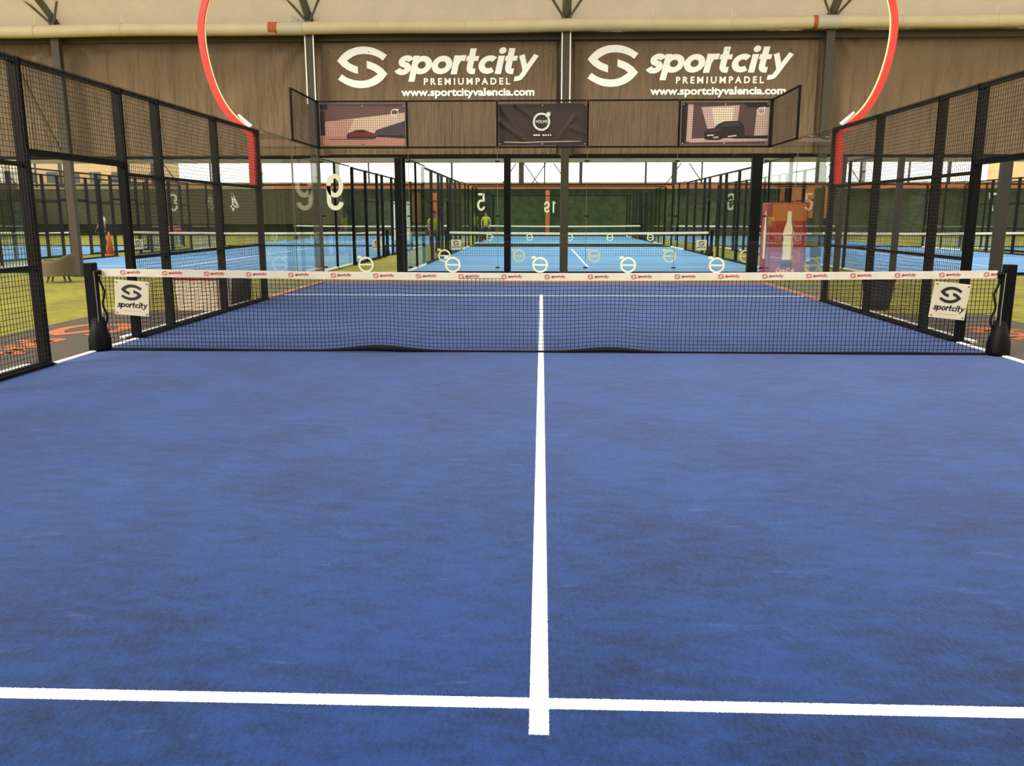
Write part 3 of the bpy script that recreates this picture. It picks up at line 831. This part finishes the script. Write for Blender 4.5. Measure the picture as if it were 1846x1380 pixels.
# orange pavilion board behind the machine
t = thing('kiosk', 'small kiosk with an orange upper panel behind the right rear court', 'kiosk', (13.2, 34.4, 0))
MB().box(-1.2, 0, -.03, 1.2, .9, 1.4, 'brown_steel').build('counter', t)
MB().box(-1.2, 0, 1.4, 1.2, .9, 2.95, 'machine_orange').build('panel', t, label='orange upper panel')
MB().box(-1.35, -.1, 2.95, 1.35, 1.0, 3.05, 'brown_steel').build('roof', t)

# ------------------------------------------------------------------ loose things
# armchair (wicker tub chair)
t = thing('wicker_armchair', 'grey-tan woven tub armchair on the grass at far left', 'armchair', (-11.35, 10.2, -.03), .25)
mb = MB(); 
N = 20
def tub(a, z): # shell around seat, open to -x
    return (.36*math.cos(a)*(1+.12*z), .36*math.sin(a)*(1+.1*z), z)
rows = []
for j in range(6):
    row = []
    for i in range(N+1):
        a = math.radians(-150+300*i/N); top = .52+.16*max(0, math.cos(a)) ; z = .16+(top-.16)*j/5; row.append(tub(a, z))
    rows.append(row)
for off, fl in ((0, False), (-.04, True)):
    b = len(mb.v); k = mb.mi('wicker')
    for row in rows:
        for (x, y, z) in row:
            s_ = 1+off/.36; mb.v.append((x*s_, y*s_, z))
    for j in range(5):
        for i in range(N):
            q = [b+j*(N+1)+i, b+j*(N+1)+i+1, b+(j+1)*(N+1)+i+1, b+(j+1)*(N+1)+i]; mb.f.append(q[::-1] if fl else q); mb.m.append(k)
for i in range(N):
    b0 = 5*(N+1); b1 = 6*(N+1)+5*(N+1); mb.f.append([b0+i, b0+i+1, b1+i+1, b1+i]); mb.m.append(0)
mb.build('shell', t, smooth=True)
MB().lathe([(.30, .16), (.33, .20), (.33, .30), (.30, .33)], 20, 'wicker').build('seat', t, smooth=True)
for a in (45, 135, 225, 315):
    a = math.radians(a); MB().tube([(.22*math.cos(a), .22*math.sin(a), .18), (.29*math.cos(a), .29*math.sin(a), 0)], [.025, .018], 8, 'wicker').build('leg', t)
# white bin with red lid
def bin_(name, label, cat, loc, body, lid, w, d, h, tap=.9, box=True):
    t = thing(name, label, cat, loc)
    mb = MB(); k = mb.mi(body)
    for z, s in ((0, tap), (h, 1.0)): mb.v += [(-w/2*s, -d/2*s, z), (w/2*s, -d/2*s, z), (w/2*s, d/2*s, z), (-w/2*s, d/2*s, z)]
    for q in ((3, 2, 1, 0), (4, 5, 6, 7), (0, 1, 5, 4), (1, 2, 6, 5), (2, 3, 7, 6), (3, 0, 4, 7)): mb.f.append(list(q)); mb.m.append(k)
    mb.build('body', t, bevel=.02)
    if lid:
        MB().box(-w/2-.03, -d/2-.03, h, w/2+.03, d/2+.03, h+.07, lid).build('lid', t, bevel=.02)
    return t
bin_('storage_bin', 'cream box bin with a bright red lid behind the left mesh fence', 'bin', (-5.62, 4.55, -.03), 'white_plastic', 'red_plastic', .72, .7, .52)
bin_('crate', 'black crate on the grass behind the red-lidded bin', 'crate', (-5.58, 5.62, -.03), 'black_plastic', None, .6, .6, .48, .95)
t = thing('waste_bin', 'tapered black waste bin behind the right mesh fence', 'bin', (5.62, 4.95, -.03))
MB().lathe([(.19, 0), (.22, .2), (.26, .5), (.27, .52)], 20, 'black_plastic').build('body', t, smooth=True)
MB().lathe([(.27, .50), (.285, .51), (.285, .58), (.24, .60)], 20, 'black_plastic').build('rim', t, smooth=True)
# traffic cone
t = thing('traffic_cone', 'tall orange cone between the two light blue courts on the left', 'traffic cone', (-17.15, 24.0, -.03))
MB().lathe([(.16, .04), (.03, .9), (.02, .92)], 16, 'cone').build('cone_body', t, smooth=True)
MB().box(-.2, -.2, 0, .2, .2, .04, 'cone').build('base', t)
# small table with red top
t = thing('side_table', 'small red-topped table behind the nets at left', 'table', (-19.6, 35.6, -.03))
MB().lathe([(.55, .74), (.56, .80), (.3, .95), (.05, 1.0)], 16, 'lounge_red').build('table_top', t)
for a in (45, 135, 225, 315):
    a = math.radians(a); MB().tube([(.35*math.cos(a), .35*math.sin(a), .74), (.4*math.cos(a), .4*math.sin(a), 0)], .03, 6, 'black_steel').build('leg', t)

# people (far away)
def person(label, loc, rz, shirt, walk=.12, legs='trousers'):
    t = thing('person', label, 'person', loc, rz)
    def sk(name, chains, m, parent, sub=1):
        me = bpy.data.meshes.new(name); vs = []; es = []; rr = []; idx = {}
        for ch in chains:
            last = None
            for (p, r) in ch:
                key = tuple(round(a, 4) for a in p)
                if key not in idx: idx[key] = len(vs); vs.append(p); rr.append(r)
                if last is not None and last != idx[key]: es.append((last, idx[key]))
                last = idx[key]
        me.from_pydata(vs, es, []); me.materials.append(M[m])
        o = bpy.data.objects.new(name, me); COL.objects.link(o); o.parent = parent
        s = o.modifiers.new('skin', 'SKIN'); s.use_smooth_shade = True
        me.skin_vertices.new() if not me.skin_vertices else None
        for i, r in enumerate(rr):
            me.skin_vertices[0].data[i].radius = (r, r*.85 if r > .1 else r)
        me.skin_vertices[0].data[0].use_root = True
        sd = o.modifiers.new('subd', 'SUBSURF'); sd.levels = 1; sd.render_levels = 2
        return o
    pel = ((0, 0, .95), .125); che = ((0, 0, 1.25), .15); nk0 = ((0, 0, 1.43), .075); nk = ((0, -.01, 1.50), .055); hd = ((0, -.02, 1.60), .09); tp = ((0, -.01, 1.70), .07)
    chains = [[pel, ((0, 0, 1.08), .115), che, nk0, nk, hd, tp]]
    for s in (-1, 1):
        f = walk*s
        chains.append([pel, ((s*.10, 0, .88), .095), ((s*.11, -f*.5, .50), .06), ((s*.11, f*.6, .09), .04), ((s*.12, f*.6-.14, .04), .035)])
        chains.append([nk0, ((s*.19, 0, 1.38), .055), ((s*.26, -.02, 1.12), .042), ((s*.24, -.16, .93), .032), ((s*.23, -.21, .86), .028)])
        for q in range(5):
            chains.append([((s*.23, -.21, .86), .028), ((s*(.205+.012*q), -.24, .80+.004*q), .009), ((s*(.205+.012*q), -.255, .77), .008)])
    body = sk('body', chains, 'skin', t)
    tc_ = [[((0, 0, .93), .15), ((0, 0, 1.1), .145), ((0, 0, 1.27), .175), ((0, 0, 1.42), .09)]]
    for s in (-1, 1): tc_.append([((0, 0, 1.42), .09), ((s*.19, 0, 1.38), .075), ((s*.24, -.01, 1.2), .062)])
    sk('shirt', tc_, shirt, t)
    lc = [[((0, 0, .98), .14), ((0, 0, .92), .14)]]
    for s in (-1, 1):
        f = walk*s; lc.append([((0, 0, .92), .14), ((s*.10, 0, .86), .11), ((s*.11, -f*.5, .50), .075), ((s*.11, f*.6, .12), .055)])
    sk('trousers', lc, legs, t)
    hb = MB().lathe([(.085, 1.60), (.102, 1.64), (.095, 1.70), (.06, 1.745), (.01, 1.755)], 14, 'hair', (0, .015)); hb.build('hair', t, smooth=True)
    fb = MB()
    for s in (-1, 1): fb.tube([(s*.033, -.108, 1.615), (s*.033, -.098, 1.615)], .011, 8, 'hair')
    fb.tube([(0, -.10, 1.60), (0, -.128, 1.578), (0, -.10, 1.565)], .011, 6, 'skin'); fb.tube([(-.022, -.10, 1.54), (.022, -.10, 1.54)], .006, 6, 'machine_red')
    for s in (-1, 1): fb.tube([(s*.086, -.01, 1.61), (s*.095, .0, 1.59)], .018, 6, 'skin')
    fb.build('face', t)
    return t
person('person in a yellow-green vest and dark trousers standing beside the middle court fence', (-4.25, 24.4, -.03), .5, 'hiviz')
person('person in a yellow-green shirt standing far off under the number five', (-3.3, 41.5, 0), 0, 'hiviz')
person('person in a white shirt and dark trousers near the orange cone', (-21.0, 31.0, 0), -.6, 'white_cloth')

# ------------------------------------------------------------------ far surroundings
YF = 58.5
tag(MB().box(-58, YF, -.05, 58, YF+.6, 3.6, 'hedge').build('hedge'), 'long dark green hedge closing the view behind all the courts', 'hedge', kind='stuff')
t = thing('wind_screen', 'long brown wind screen cloth hung in front of the hedge at left', 'screen', (-29, YF-1.2, -.03))
MB().box(-12, -.02, .9, 13.5, .02, 3.5, 'fence_screen').build('cloth', t)
for k in range(9): MB().box(-12+k*3.15, .02, 0, -11.9+k*3.15, .1, 3.55, 'black_steel').build('post', t)
struct(MB().box(-58, YF+.6, 3.2, 58, YF+1.0, 4.12, 'building'), 'wall_far')
for sx in (-1, 1):
    x0, x1 = sorted((sx*42, sx*42.6))
    tag(MB().box(x0, -20, -.05, x1, YF, 4.2, 'hedge').build('hedge'), 'tall hedge along the %s side of the grounds' % ('left' if sx < 0 else 'right'), 'hedge', kind='stuff')
# canopy beyond: orange beam, posts, fascia
t = thing('far_canopy', 'distant canopy with an orange beam, thin posts and a tan fascia', 'canopy', (0, YF-.6, 0))
MB().box(-21, -.1, 3.62, 41, .1, 3.88, 'orange').build('beam', t, label='orange beam')
MB().box(-41, -.15, 5.55, 41, .15, 8.6, 'fascia').build('fascia', t)
MB().box(-41, -.06, 3.90, 41, .06, 3.97, 'brown_steel').build('beam', t)
for i, x in enumerate([-40, -38, -32.5, -30.5, -26, -22, -19.5, -16, -13.5, -11, -7, -1.6, .2, 3.0, 8.0, 10.2, 12.3, 17.5, 21, 24.5, 28, 31, 37, 40]):
    w = (.05, .12, .07, .2)[i % 4]
    MB().box(x-w, -.08, 3.7, x+w, .08, 5.6, 'brown_steel').build('mullion', t)
for x in (-30, -1.7, .6, 11, 23):
    for s in (-1, 1): MB().tube([(x+s*.3, 0, 5.5), (x+s*1.5, 0, 3.8)], .05, 4, 'brown_steel').build('brace', t)
for x in (-9.5, .45, 8.0):
    MB().box(x-.16, -.12, 0, x+.16, .12, 3.45, 'orange' if x == .45 else 'brown_steel').build('support_post', t, label='orange post' if x == .45 else None)
# distant buildings
def building(label, x0, x1, y, h):
    t = thing('apartment_block', label, 'building', ((x0+x1)/2, y, 0)); w = (x1-x0)/2
    MB().box(-w, 0, 0, w, 10, h, 'building').build('wall', t)
    for fl in range(int(h//3)):
        for k in range(int(w)):
            x = -w+1+k*2
            MB().box(x, -.05, 1+fl*3, x+1, .0, 2.4+fl*3, 'dark_glass').build('window', t)
building('sand-coloured apartment block beyond the left hedge', -58, -37, 68, 9)
building('sand-coloured apartment block beyond the right hedge', 44, 62, 68, 9)
# things in the corridor behind
tag(MB().box(-9.4, 45, 0, -8.3, 45.1, 2.4, 'door_white').build('door_panel'), 'tall bright white door panel between the far courts', 'door')
t = thing('orange_sign', 'narrow upright orange sign on a post in the left corridor', 'sign', (-5.48, 35, -.03))
MB().box(-.22, -.04, 1.2, .22, .04, 2.7, 'machine_orange').build('panel', t)
MB().box(-.04, -.03, 0, .04, .03, 1.2, 'black_steel').build('post', t)
tag(MB().box(-42, -24.6, -.05, 42, -24, 4.6, 'hedge').build('hedge'), 'unseen hedge added behind the viewer as a dark backdrop for the glass reflections', 'hedge', kind='stuff')  # added out of view to keep bright sky out of the glass reflections
# rear curtain behind the camera, seen only in the glass
def rearp(x, t_, z): return (x, -14.5+.04*noise.noise(Vector((x*2, z*.5, 1))), z)
curtain('wall_front', -16.5, 16.5, 2.9, 6.4, rearp, 'curtain', 120, 12)
